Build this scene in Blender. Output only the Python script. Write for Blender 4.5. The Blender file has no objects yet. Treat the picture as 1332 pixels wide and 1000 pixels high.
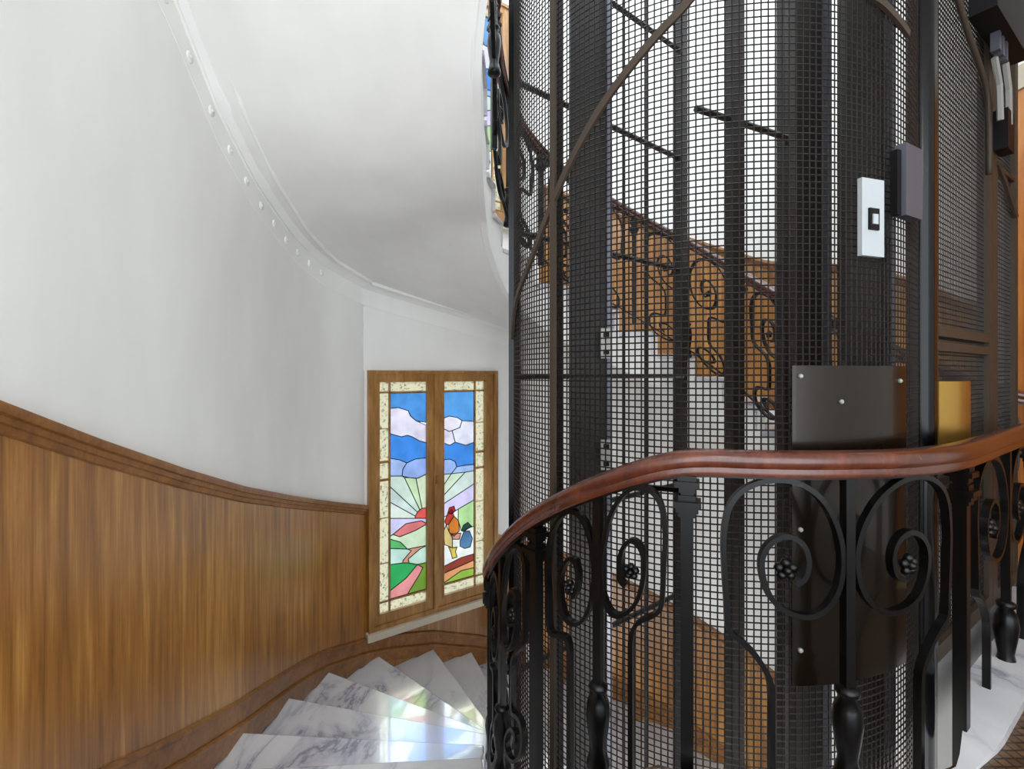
import bpy, math, random
from mathutils import Vector
random.seed(7)
S = bpy.context.scene
COL = S.collection
PI = math.pi
R = math.radians

# ------------------------------------------------------------------ camera, world, lights
EYE = 1.10                      # eye height above the landing
FPX = 640.0                     # focal length in pixels of the 1332 wide frame
CX, HZ = 666.0, 487.0
cam = bpy.data.cameras.new('camera')
cam.sensor_width = 36.0
cam.lens = 36.0 * FPX / 1332.0
cam.shift_y = (HZ - 500.0) / 1332.0
cam.clip_start = 0.02
camo = bpy.data.objects.new('camera', cam)
COL.objects.link(camo)
camo.location = (0, 0, EYE)
camo.rotation_euler = (PI / 2, 0, 0)
S.camera = camo

w = bpy.data.worlds.new('world')
S.world = w
w.use_nodes = True
bg = w.node_tree.nodes['Background']
bg.inputs[0].default_value = (0.86, 0.93, 1.0, 1)
bg.inputs[1].default_value = 3.3

sun = bpy.data.lights.new('sun', 'SUN')
sun.energy = 7.5
sun.angle = R(12)
sun.color = (.66, 0.80, 1.0)      # cool light of the sky side
suno = bpy.data.objects.new('sun', sun)
COL.objects.link(suno)
suno.rotation_euler = Vector((0.29, -1.88, -1.48)).to_track_quat('-Z', 'Y').to_euler()

S.view_settings.view_transform = 'Standard'
S.view_settings.look = 'None'
S.view_settings.exposure = 0.42
S.view_settings.gamma = 1.0
S.view_settings.use_curve_mapping = False

# ------------------------------------------------------------------ helpers
def link(o, parent=None):
    COL.objects.link(o)
    if parent is not None:
        o.parent = parent
        o.matrix_parent_inverse = parent.matrix_basis.inverted()
    return o

def tag(o, label=None, cat=None, group=None, kind=None):
    if label: o['label'] = label
    if cat: o['category'] = cat
    if group: o['group'] = group
    if kind: o['kind'] = kind
    return o

def thing(name, label, cat, loc=(0, 0, 0), group=None):
    o = bpy.data.objects.new(name, None)
    o.empty_display_size = 0.1
    o.location = loc
    link(o)
    return tag(o, label, cat, group)

def mesh(name, V, F, mat, parent=None, smooth=False, kind=None, uv=None):
    me = bpy.data.meshes.new(name)
    me.from_pydata([tuple(v) for v in V], [], F)
    me.validate()
    me.update()
    if smooth:
        for p in me.polygons: p.use_smooth = True
    if uv:
        l = me.uv_layers.new(name='UVMap')
        for p in me.polygons:
            for li, vi in zip(p.loop_indices, p.vertices):
                l.data[li].uv = uv[vi]
    if mat: me.materials.append(mat)
    o = bpy.data.objects.new(name, me)
    link(o, parent)
    if kind: o['kind'] = kind
    return o

class MB:
    def __init__(s): s.V = []; s.F = []
    def add(s, V, F):
        b = len(s.V); s.V += [tuple(v) for v in V]; s.F += [tuple(b + i for i in f) for f in F]
        return s
    def hexa(s, p):             # 8 corners: bottom ring 0-3, top ring 4-7
        return s.add(p, [(0, 3, 2, 1), (4, 5, 6, 7), (0, 1, 5, 4), (1, 2, 6, 5), (2, 3, 7, 6), (3, 0, 4, 7)])
    def box(s, c, size, ax=(1, 0), ):
        (x, y, z), (a, b, h) = c, size
        ux, uy = ax
        n = math.hypot(ux, uy); ux /= n; uy /= n
        q = []
        for dz in (-h / 2, h / 2):
            for da, db in ((-a / 2, -b / 2), (a / 2, -b / 2), (a / 2, b / 2), (-a / 2, b / 2)):
                q.append((x + da * ux - db * uy, y + da * uy + db * ux, z + dz))
        return s.hexa(q)
    def prism(s, poly, z0, z1):   # plan polygon (ccw or cw), vertical prism
        n = len(poly)
        a = sum(poly[i][0] * poly[(i + 1) % n][1] - poly[(i + 1) % n][0] * poly[i][1] for i in range(n))
        if a < 0: poly = poly[::-1]
        z0f = z0 if callable(z0) else (lambda p: z0)
        z1f = z1 if callable(z1) else (lambda p: z1)
        V = [(p[0], p[1], z0f(p)) for p in poly] + [(p[0], p[1], z1f(p)) for p in poly]
        F = [tuple(range(n - 1, -1, -1)), tuple(range(n, 2 * n))] + [(i, (i + 1) % n, n + (i + 1) % n, n + i) for i in range(n)]
        return s.add(V, F)
    def loft(s, rings, closed=True, caps=True):
        n = len(rings[0]); b = len(s.V); m = len(rings)
        for r in rings: s.V += [tuple(v) for v in r]
        k = n if closed else n - 1
        for i in range(m - 1):
            for j in range(k):
                a, c = b + i * n + j, b + i * n + (j + 1) % n
                s.F.append((a, c, c + n, a + n))
        if caps and closed:
            s.F.append(tuple(b + j for j in range(n - 1, -1, -1)))
            s.F.append(tuple(b + (m - 1) * n + j for j in range(n)))
        return s
    def tube(s, pts, r, n=8, r2=None):
        pts = [Vector(p) for p in pts]
        rings = []
        up = None
        for i, p in enumerate(pts):
            t = (pts[min(i + 1, len(pts) - 1)] - pts[max(i - 1, 0)])
            t = t.normalized() if t.length > 1e-9 else Vector((0, 0, 1))
            if up is None:
                up = Vector((0, 0, 1)) if abs(t.z) < .9 else Vector((1, 0, 0))
            a = t.cross(up)
            if a.length < 1e-6: a = t.cross(Vector((1, 0.3, 0)))
            a.normalize(); bb = a.cross(t).normalized(); up = bb
            rr = r[i] if isinstance(r, (list, tuple)) else r
            rings.append([p + (a * math.cos(2 * PI * k / n) + bb * math.sin(2 * PI * k / n)) * rr for k in range(n)])
        return s.loft(rings)
    def lathe(s, c, prof, n=12):   # prof list of (r,z), around vertical axis at c(x,y)
        rings = [[(c[0] + r * math.cos(2 * PI * k / n), c[1] + r * math.sin(2 * PI * k / n), z) for k in range(n)] for r, z in prof]
        return s.loft(rings)
    def build(s, name, mat, parent=None, smooth=False, kind=None):
        return mesh(name, s.V, s.F, mat, parent, smooth, kind)

def autosmooth(o, ang=40):
    me = o.data
    for p in me.polygons: p.use_smooth = True
    try: me.set_sharp_from_angle(angle=R(ang))
    except Exception: pass
    return o

def catmull(P, n=6):
    out = []
    for i in range(len(P) - 1):
        p0, p1, p2, p3 = P[max(i - 1, 0)], P[i], P[i + 1], P[min(i + 2, len(P) - 1)]
        for k in range(n):
            t = k / n
            out.append(tuple(.5 * (2 * b + (c - a) * t + (2 * a - 5 * b + 4 * c - d) * t * t + (3 * b - a - 3 * c + d) * t ** 3)
                             for a, b, c, d in zip(p0, p1, p2, p3)))
    out.append(tuple(P[-1]))
    return out

def interp(tab, x):
    if x <= tab[0][0]: return tab[0][1]
    for (a, va), (b, vb) in zip(tab, tab[1:]):
        if x <= b: return va + (vb - va) * (x - a) / (b - a) if b > a else vb
    return tab[-1][1]

class Path:                       # plan polyline, parametrised by arc length
    def __init__(s, pts):
        s.p = [tuple(q[:2]) for q in pts]
        s.s = [0.0]
        for a, b in zip(s.p, s.p[1:]): s.s.append(s.s[-1] + math.dist(a, b))
        s.L = s.s[-1]
    def at(s, t):
        t = max(0, min(s.L, t))
        for i in range(len(s.p) - 1):
            if t <= s.s[i + 1] + 1e-9:
                u = (t - s.s[i]) / max(1e-9, s.s[i + 1] - s.s[i])
                return (s.p[i][0] + (s.p[i + 1][0] - s.p[i][0]) * u, s.p[i][1] + (s.p[i + 1][1] - s.p[i][1]) * u)
        return s.p[-1]
    def tan(s, t, e=.03):
        a, b = s.at(t - e), s.at(t + e)
        d = math.dist(a, b)
        return ((b[0] - a[0]) / d, (b[1] - a[1]) / d)
    def nrm(s, t):                # left of travel
        x, y = s.tan(t); return (-y, x)
    def off(s, t, d):
        p, n = s.at(t), s.nrm(t); return (p[0] + n[0] * d, p[1] + n[1] * d)
    def near(s, q):
        best = (1e9, 0)
        for i in range(len(s.p) - 1):
            a, b = s.p[i], s.p[i + 1]
            dx, dy = b[0] - a[0], b[1] - a[1]
            L2 = dx * dx + dy * dy
            if L2 < 1e-12: continue
            u = max(0, min(1, ((q[0] - a[0]) * dx + (q[1] - a[1]) * dy) / L2))
            d = math.dist(q, (a[0] + dx * u, a[1] + dy * u))
            if d < best[0]: best = (d, s.s[i] + u * math.sqrt(L2))
        return best[1]
    def samples(s, t0, t1, step):
        n = max(1, int(math.ceil(abs(t1 - t0) / step)))
        return [t0 + (t1 - t0) * k / n for k in range(n + 1)]

# rays of the photograph
def ray(u, v): return ((u - CX) / FPX, 1.0, (HZ - v) / FPX)
def on_circle(u, v, c, r, far=False):
    h = ((u - CX) / FPX, 1.0)
    A = h[0] ** 2 + 1; B = -2 * (c[0] * h[0] + c[1]); C = c[0] ** 2 + c[1] ** 2 - r * r
    D = max(0, B * B - 4 * A * C)
    t = (-B + (1 if far else -1) * math.sqrt(D)) / (2 * A)
    return (t * h[0], t, EYE + t * (HZ - v) / FPX)
def on_plane(u, v, p0, d):        # vertical plane through plan point p0 with direction d
    h = ((u - CX) / FPX, 1.0)
    n = (-d[1], d[0])
    t = (n[0] * p0[0] + n[1] * p0[1]) / (n[0] * h[0] + n[1] * h[1])
    return (t * h[0], t, EYE + t * (HZ - v) / FPX)

# ------------------------------------------------------------------ materials
def srgb(c):
    f = lambda x: x / 12.92 if x <= .04045 else ((x + .055) / 1.055) ** 2.4
    return tuple(f(x / 255.0) for x in c) + (1,)

def M(name, rgb, rough=.5, metal=0.0, spec=.5, coat=0.0):
    m = bpy.data.materials.new(name); m.use_nodes = True
    b = m.node_tree.nodes['Principled BSDF']
    b.inputs['Base Color'].default_value = srgb(rgb)
    b.inputs['Roughness'].default_value = rough
    b.inputs['Metallic'].default_value = metal
    b.inputs['Specular IOR Level'].default_value = spec
    b.inputs['Coat Weight'].default_value = coat
    return m

def nd(m, t, **k):
    n = m.node_tree.nodes.new(t)
    for a, b in k.items(): setattr(n, a, b)
    return n
def lk(m, a, b): m.node_tree.links.new(a, b)
def ramp(m, fac, stops):
    r = nd(m, 'ShaderNodeValToRGB')
    e = r.color_ramp.elements
    while len(e) < len(stops): e.new(.5)
    for x, (p, c) in zip(e, stops): x.position = p; x.color = srgb(c)
    lk(m, fac, r.inputs[0]); return r
def coords(m, scale, kind='Object'):
    tc = nd(m, 'ShaderNodeTexCoord'); mp = nd(m, 'ShaderNodeMapping')
    mp.inputs['Scale'].default_value = scale
    lk(m, tc.outputs[kind], mp.inputs[0]); return mp.outputs[0]
def noise(m, vec, scale, detail=4, rough=.55, dist=0.0):
    n = nd(m, 'ShaderNodeTexNoise'); n.inputs['Scale'].default_value = scale
    n.inputs['Detail'].default_value = detail; n.inputs['Roughness'].default_value = rough
    n.inputs['Distortion'].default_value = dist
    lk(m, vec, n.inputs['Vector']); return n
def bsdf(m): return m.node_tree.nodes['Principled BSDF']
def bump(m, h, strength, dist=.002):
    b = nd(m, 'ShaderNodeBump'); b.inputs['Strength'].default_value = strength; b.inputs['Distance'].default_value = dist
    lk(m, h, b.inputs['Height']); lk(m, b.outputs[0], bsdf(m).inputs['Normal'])

MT = {}
def plaster(name, rgb):
    m = M(name, rgb, .75, 0, .25)
    n = noise(m, coords(m, (1, 1, .35)), 2.2, 3)
    a = tuple(max(0, c - 6) for c in rgb); b = tuple(min(255, c + 5) for c in rgb)
    r = ramp(m, n.outputs[0], [(.3, a), (.7, b)])
    lk(m, r.outputs[0], bsdf(m).inputs[0]); return m
MT['plaster'] = plaster('plaster', (235, 234, 230))
MT['plaster2'] = plaster('soffit_plaster', (236, 234, 230))
MT['mould'] = plaster('moulding_plaster', (238, 237, 233))

def wood(name, dark, mid, light, rough, coat, sx=9.0, sz=.5):
    m = M(name, mid, rough, 0, .5, coat)
    bsdf(m).inputs['Coat Roughness'].default_value = .26
    v = coords(m, (sx, sx, sz))
    n1 = noise(m, v, 3.0, 6, .6, .4)
    n2 = noise(m, coords(m, (1.1, 1.1, .45)), 1.3, 3)
    n3 = noise(m, coords(m, (sx * 5, sx * 5, sz * 1.5)), 4.0, 4, .6)
    mx = nd(m, 'ShaderNodeMath', operation='MULTIPLY_ADD'); mx.inputs[1].default_value = .55
    lk(m, n1.outputs[0], mx.inputs[0])
    m2 = nd(m, 'ShaderNodeMath', operation='MULTIPLY'); m2.inputs[1].default_value = .45
    lk(m, n2.outputs[0], m2.inputs[0]); lk(m, m2.outputs[0], mx.inputs[2])
    m3 = nd(m, 'ShaderNodeMath', operation='MULTIPLY_ADD'); m3.inputs[1].default_value = .22
    lk(m, n3.outputs[0], m3.inputs[0]); 
    m4 = nd(m, 'ShaderNodeMath', operation='SUBTRACT'); m4.inputs[1].default_value = .11
    lk(m, mx.outputs[0], m4.inputs[0]); lk(m, m4.outputs[0], m3.inputs[2])
    r = ramp(m, m3.outputs[0], [(.34, dark), (.5, mid), (.66, light)])
    lk(m, r.outputs[0], bsdf(m).inputs[0])
    bump(m, n3.outputs[0], .12, .001)
    return m
MT['wood'] = wood('lacquered_wainscot_wood', (106, 64, 18), (154, 102, 40), (194, 142, 72), .30, .9)
MT['wood_trim'] = wood('moulding_wood', (100, 60, 20), (134, 85, 34), (162, 110, 54), .35, .3, 5, 5)
MT['wood_frame'] = wood('window_frame_wood', (108, 70, 28), (146, 102, 48), (178, 132, 74), .4, .2, 6, 1.2)
MT['wood_door'] = wood('landing_door_wood', (150, 82, 20), (190, 112, 38), (214, 142, 64), .35, .4, 7, .6)
MT['handrail'] = wood('mahogany', (54, 23, 13), (84, 39, 23), (110, 57, 36), .24, .4, 3, 3)

def marble():
    m = M('veined_marble', (205, 205, 210), .18, 0, .5, .25)
    v = coords(m, (1, 1, 1))
    v = coords(m, (1.0, .55, 1.6)); n = noise(m, v, 2.0, 9, .6, .9); msk = noise(m, v, 1.3, 2)
    a = nd(m, 'ShaderNodeMath', operation='SUBTRACT'); a.inputs[1].default_value = .5; lk(m, n.outputs[0], a.inputs[0])
    b = nd(m, 'ShaderNodeMath', operation='ABSOLUTE'); lk(m, a.outputs[0], b.inputs[0])
    r = ramp(m, b.outputs[0], [(0, (140, 140, 152)), (.018, (190, 190, 200)), (.07, (216, 216, 219)), (.3, (226, 226, 226))])
    k = ramp(m, msk.outputs[0], [(.42, (0, 0, 0)), (.62, (255, 255, 255))])
    cl = noise(m, v, 3.5, 4); base = ramp(m, cl.outputs[0], [(.3, (206, 207, 212)), (.7, (226, 226, 226))])
    mx = nd(m, 'ShaderNodeMix', data_type='RGBA'); lk(m, k.outputs[0], mx.inputs[0]); lk(m, base.outputs[0], mx.inputs[6]); lk(m, r.outputs[0], mx.inputs[7])
    lk(m, mx.outputs[2], bsdf(m).inputs[0]); return m
MT['marble'] = marble()
MT['iron'] = M('black_painted_iron', (7, 6, 6), .3, 0, .32)
MT['mesh'] = M('dark_wire', (36, 30, 26), .42, .4, .5)
MT['frame'] = M('brown_painted_steel', (64, 53, 43), .55, 0, .35)
MT['column'] = M('gloss_black_steel', (6, 6, 8), .22, 0, .28)
MT['plate'] = M('dark_bronze_sheet', (30, 22, 14), .22, .5, .5, .2)
MT['steel'] = M('grey_steel', (96, 98, 108), .4, .5)
MT['apron'] = M('grey_painted_sheet', (112, 112, 112), .5)
MT['mast'] = M('dark_mast_steel', (34, 31, 30), .5, .3)
MT['zinc'] = M('zinc_plate', (158, 158, 152), .4, .3)
MT['panel'] = M('white_panel', (176, 182, 184), .35)
MT['dark'] = M('dark_plastic', (14, 11, 13), .55, 0, .2)
MT['brass'] = M('brass', (190, 152, 78), .32, .9)
MT['lead'] = M('lead_came', (40, 36, 32), .5, .4)
MT['stone'] = M('limestone_sill', (196, 184, 164), .5)

def mosaic():
    m = M('brown_mosaic', (92, 70, 52), .35)
    b = nd(m, 'ShaderNodeTexBrick'); b.offset = 0
    b.inputs['Color1'].default_value = srgb((104, 80, 58)); b.inputs['Color2'].default_value = srgb((78, 58, 42))
    b.inputs['Mortar'].default_value = srgb((42, 34, 28)); b.inputs['Scale'].default_value = 1
    b.inputs['Brick Width'].default_value = .03; b.inputs['Row Height'].default_value = .03; b.inputs['Mortar Size'].default_value = .003
    lk(m, coords(m, (1, 1, 1)), b.inputs[0]); lk(m, b.outputs[0], bsdf(m).inputs[0]); return m
MT['mosaic'] = mosaic()
def rugmat():
    m = M('patterned_rug', (60, 44, 34), .9)
    n = noise(m, coords(m, (1, 1, 1)), 7, 2, .5, 1.5)
    r = ramp(m, n.outputs[0], [(.40, (44, 30, 26)), (.48, (86, 58, 36)), (.53, (206, 180, 138)), (.62, (190, 160, 116))])
    r.color_ramp.interpolation = 'CONSTANT'
    lk(m, r.outputs[0], bsdf(m).inputs[0]); return m
MT['rug'] = rugmat()

GL = {}
def glass(rgb, glow=.9, pat=False, clear=.47):
    key = (rgb, pat, clear)
    if key in GL: return GL[key]
    m = bpy.data.materials.new('stained_glass'); m.use_nodes = True
    nt = m.node_tree; nt.nodes.clear()
    out = nd(m, 'ShaderNodeOutputMaterial')
    tr = nd(m, 'ShaderNodeBsdfTransparent'); tl = nd(m, 'ShaderNodeBsdfTranslucent')
    gs = nd(m, 'ShaderNodeBsdfGlossy'); gs.inputs['Roughness'].default_value = .15
    em = nd(m, 'ShaderNodeEmission'); em.inputs[1].default_value = glow
    c = srgb(rgb)
    tc = coords(m, (1, 1, 1))
    n = noise(m, tc, 55 if pat else 9, 3, .6)
    if pat:
        r = ramp(m, n.outputs[0], [(.36, tuple(int(x * .45) for x in rgb)), (.45, rgb), (1, rgb)])
    else:
        r = ramp(m, n.outputs[0], [(.3, tuple(int(x * .9) for x in rgb)), (.7, tuple(min(255, int(x * 1.06)) for x in rgb))])
    dk = nd(m, 'ShaderNodeMix', data_type='RGBA', blend_type='MULTIPLY'); dk.inputs[0].default_value = 1
    dk.inputs[7].default_value = (clear, clear, clear, 1)
    gm = nd(m, 'ShaderNodeGamma'); gm.inputs[1].default_value = .5; lk(m, r.outputs[0], gm.inputs[0]); lk(m, gm.outputs[0], dk.inputs[6])
    for x in (tr, tl, em): lk(m, dk.outputs[2], x.inputs[0])
    m1 = nd(m, 'ShaderNodeMixShader'); m1.inputs[0].default_value = .35
    lk(m, tr.outputs[0], m1.inputs[1]); lk(m, tl.outputs[0], m1.inputs[2])
    m2 = nd(m, 'ShaderNodeMixShader'); m2.inputs[0].default_value = .04
    lk(m, m1.outputs[0], m2.inputs[1]); lk(m, gs.outputs[0], m2.inputs[2])
    ad = nd(m, 'ShaderNodeAddShader')
    lk(m, m2.outputs[0], ad.inputs[0]); lk(m, em.outputs[0], ad.inputs[1])
    em.inputs[1].default_value = .0
    lk(m, ad.outputs[0], out.inputs[0])
    GL[key] = m
    return m

# ------------------------------------------------------------------ plan of the stairwell
C1 = (0.814, 2.249)              # centre of the near round end of the shaft
C2 = (0.80, 3.00)                # centre of the far round end
O2 = (0.80, 3.02); RW = 2.2      # far round end of the stairwell wall
RR = 0.91                        # railing radius
RC = 0.845 - .035                # cage radius
def pol(c, r, a):                # angle clockwise from -Y
    a = R(a); return (c[0] - r * math.sin(a), c[1] - r * math.cos(a))

WALL = Path([(-1.36, -1.9), (-1.36, 1.0), (-1.37, 2.0), (-1.385, 2.5), (-1.40, 3.05), (-1.395, 3.35), (-1.36, 3.62), (-1.19, 4.05),
             (-1.06, 4.24), (-.74, 4.57), (-.33, 4.91)] + [pol(O2, RW, a) for a in range(160, 271, 5)] + [(3.0, 2.0), (3.0, -1.9)])
S_BAY0 = WALL.near((-1.19, 4.05)); S_BAY1 = WALL.near(pol(O2, RW, 165)); S_E = WALL.near((3.0, 3.02)); S_CRE = WALL.near((-1.36, 3.62))

RISE = .18
def zd(i): return -.54 - RISE * i            # world height of the nose i of the lower flight
# noses of the lower flight: (inner, outer)
DN = {}
outer = {-3: (-1.36, .80), -2: (-1.36, 1.20), -1: (-1.365, 1.60), 0: (-1.37, 2.03), 1: (-1.385, 2.505), 2: (-1.40, 3.053), 3: (-1.36, 3.62), 4: (-1.13, 4.14), 5: (-.735, 4.57)}
inner = {-3: pol(C1, .95, 25), -2: pol(C1, .95, 44), -1: pol(C1, .95, 63), 0: (-.13, 2.11), 1: (-.136, 2.42), 2: (-.136, 2.74), 3: (-.136, 3.0), 4: (-.104, 3.21), 5: (-.07, 3.41)}
for i in range(-3, 15):
    o = outer.get(i) or pol(O2, RW, 135.2 + 11.45 * (i - 5))
    n = inner.get(i) or pol(C2, .95, 115 + 16 * (i - 5) if i <= 9 else 179 + 13 * (i - 9))
    DN[i] = (n, o)
# noses of the upper flight k = 1..20
UPN = {}
upin = [(-30, 20)]
for k in range(1, 21):
    if k <= 12:
        ao = interp([(1, 272), (4.4, 231.7), (6.7, 208.5), (9.5, 180), (12, 135.2)], k)
        ai = interp([(1, 285), (4.2, 266), (5.1, 247), (7.4, 212), (9.2, 180), (12, 115)], k)
        o = pol(O2, RW, ao); n = pol(C2, .95, ai)
        if k <= 4:
            n = {1: (2.66, 2.80), 2: (2.36, 2.92), 3: (2.06, 3.0), 4: (1.79, 3.08)}[k]
            o = {1: (3.0, 2.98), 2: (2.985, 3.27), 3: (2.93, 3.58), 4: (2.80, 3.90)}[k]
    else:
        n, o = DN[17 - k]
    UPN[k] = (n, o)
def zu(k): return RISE * k

zline_dn = sorted((WALL.near(DN[i][1]), zd(i)) for i in DN)
zline_up = sorted((WALL.near(UPN[k][1]), zu(k)) for k in UPN)
zline_dn.insert(0, (0, 0.0))

# ------------------------------------------------------------------ walls
def strip(name, path, s0, s1, z0, z1, off, mat, parent=None, kind=None, step=.12, thick=.0, smooth=True):
    f0 = z0 if callable(z0) else (lambda s: z0)
    f1 = z1 if callable(z1) else (lambda s: z1)
    ts = path.samples(s0, s1, step)
    mb = MB()
    rings = []
    for t in ts:
        a, b = path.off(t, off), path.off(t, off + thick)
        rings.append([(a[0], a[1], f0(t)), (a[0], a[1], f1(t)), (b[0], b[1], f1(t)), (b[0], b[1], f0(t))])
    mb.loft(rings)
    o = mb.build(name, mat, parent, kind=kind)
    if smooth: autosmooth(o, 30)
    return o

ZB, ZT = -4.7, 6.2
SILL = EYE - 2.12; WTOP = EYE + .035
W0, W1 = (-1.19, 4.05), (-.158, 4.806)
wd = (W1[0] - W0[0], W1[1] - W0[1]); WL = math.hypot(*wd); wd = (wd[0] / WL, wd[1] / WL); wn = (wd[1], -wd[0])   # wn points into the room
def wp(a, z, n=0.0): return (W0[0] + wd[0] * a + wn[0] * n, W0[1] + wd[1] * a + wn[1] * n, z)

wl = tag(strip('wall_left', WALL, 0, S_BAY0, ZB, ZT, .02, MT['plaster'], thick=.12), kind='structure')
wlow = tag(strip('wall_under_window', WALL, S_BAY0, S_BAY1, ZB, SILL - .02, .02, MT['plaster'], thick=.12), kind='structure')
wb = tag(strip('wall_back', WALL, S_BAY1, S_E, ZB, ZT, .02, MT['plaster'], thick=.12), kind='structure')
wr = tag(strip('wall_right', WALL, S_E, WALL.L, ZB, ZT, .02, MT['plaster'], thick=.12), kind='structure')
UPW = 3.6; UDA = .20
mb = MB()
def wbox(a0, a1, z0, z1, n0, n1):
    mb.hexa([wp(a0, z0, n1), wp(a1, z0, n1), wp(a1, z0, n0), wp(a0, z0, n0), wp(a0, z1, n1), wp(a1, z1, n1), wp(a1, z1, n0), wp(a0, z1, n0)])
AEND = WL + .55
wbox(-.03, AEND, WTOP, SILL + UPW, -.12, 0.0)
wbox(-.03, AEND, WTOP + UPW, ZT, -.12, 0.0)
wbox(WL, AEND, SILL - .02, WTOP, -.12, 0.0)
wbox(WL + UDA, AEND, SILL + UPW, WTOP + UPW, -.12, 0.0)
wbox(-.10, 0.0, SILL - .02, WTOP, -.12, -.01)
wbox(-.10, UDA, SILL + UPW, WTOP + UPW, -.12, 0.0)
tag(mb.build('wall_window_bay', MT['plaster']), kind='structure')

# ------------------------------------------------------------------ floors
RPATH_R = [(.921, 1.345), (1.04, 1.358), (1.215, 1.418), (1.385, 1.512), (1.71, 1.745), (2.25, 2.13)]
fl = [(-1.36, -1.9), (-1.36, .80)] + [pol(C1, .95, a) for a in (25, 18, 12, 6, 0, -6)] + [(1.05, 1.32), (1.23, 1.38), (1.41, 1.475), (1.73, 1.70), (2.28, 2.08), (2.62, 2.42), (2.68, 2.62), (2.66, 2.80), (3.0, 2.98), (3.0, -1.9)]
mb = MB(); mb.prism(fl, -.22, 0.0)
tag(mb.build('floor', MT['mosaic']), kind='structure')
mb = MB(); mb.prism([(-1.5, -1.9), (-1.5, 5.4), (3.2, 5.4), (3.2, -1.9)], ZB - .1, ZB)
tag(mb.build('floor_of_lower_hall', MT['marble']), kind='structure')
# marble kerb that carries the landing railing
kerb = Path([pol(C1, .94, a) for a in (25, 18, 12, 6, 0, -6)] + [(1.05, 1.33), (1.23, 1.39), (1.41, 1.485), (1.73, 1.71), (2.28, 2.09), (2.58, 2.45)])
mb = MB()
rings = []
for t in kerb.samples(0, kerb.L, .06):
    a, b = kerb.off(t, -.05), kerb.off(t, interp([(0, -.03), (.85, -.02), (1.25, .10), (3, .12)], t))
    rings.append([(a[0], a[1], .001), (a[0], a[1], interp([(0, .004), (.8, .004), (1.1, .03)], t)), (b[0], b[1], interp([(0, .004), (.8, .004), (1.1, .03)], t)), (b[0], b[1], -.2)])
mb.loft(rings)
tag(mb.build('trim_1', MT['marble']), kind='structure')

# ceiling above the landing
ceil = [(-1.36, -1.9), (-1.36, .80)] + [pol(C1, .99, a) for a in (25, 18, 12, 6, 0, -6)] + [(1.05, 1.28), (1.43, 1.43), (1.75, 1.66), (2.3, 2.04), (2.62, 2.44), (3.0, 2.44), (3.0, -1.9)]
mb = MB(); mb.prism(ceil, 3.2, 3.6)
tag(mb.build('ceiling', MT['plaster2']), kind='structure')

# ------------------------------------------------------------------ stair flights
def lerp(a, b, t): return (a[0] + (b[0] - a[0]) * t, a[1] + (b[1] - a[1]) * t)
def flight(root, noses, order, zf, path_out):
    """order: indices from high to low; tread i lies between nose prev (higher) and nose i"""
    for prev, i in zip(order, order[1:]):
        (n0, o0), (n1, o1) = noses[prev], noses[i]
        s0, s1 = WALL.near(o0), WALL.near(o1)
        outs = [WALL.off(t, .012) for t in WALL.samples(s0, s1, .1)]
        # the inner edge: follow the round
        c = C1 if (n0[1] + n1[1]) / 2 < 2.3 else C2
        ins = []
        for t in (0, .25, .5, .75, 1):
            p = lerp(n0, n1, t)
            d = math.dist(p, c); rr = math.dist(n0, c) * (1 - t) + math.dist(n1, c) * t
            if abs(rr - .95) < .03 and d > .3: p = (c[0] + (p[0] - c[0]) * rr / d, c[1] + (p[1] - c[1]) * rr / d)
            ins.append(p)
        poly = outs + ins[::-1]
        z = zf(i)
        m = MB(); m.prism(poly, z - .035, z)
        to = m.build('tread', MT['marble'], root)
        bv = to.modifiers.new('edge', 'BEVEL'); bv.width = .007; bv.segments = 2; bv.limit_method = 'ANGLE'
        # riser under the nose
        d = (o1[0] - n1[0], o1[1] - n1[1]); L = math.hypot(*d)
        back = lerp(n0, n1, .9), lerp(o0, o1, .94)
        bk2 = lerp(n0, n1, .84), lerp(o0, o1, .90)
        m = MB(); m.prism([back[0], back[1], bk2[1], bk2[0]], z - RISE, z - .035)
        m.build('riser', MT['marble'], root)

down = thing('stair_flight', 'white marble winding steps going down beside the wood wainscot to the window', 'stairs', (-.7, 2.5, -.9))
flight(down, DN, list(range(-3, 15)), zd, WALL)
upf = thing('stair_flight', 'upper winding flight of white marble steps climbing round the back of the lift shaft', 'stairs', (.8, 4.4, .5))
flight(upf, UPN, list(range(20, 0, -1)), zu, WALL)

# inner string path (left side, both flights) : from the near end of the landing round to the right back
SP = Path([pol(C1, .985, a) for a in range(20, 90, 6)] + [(-.171, 2.25), (-.185, 2.6), (-.185, 3.0)] + [pol(C2, .985, a) for a in range(93, 268, 6)])
S_TOP = SP.near(pol(C1, .985, 25))
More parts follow.
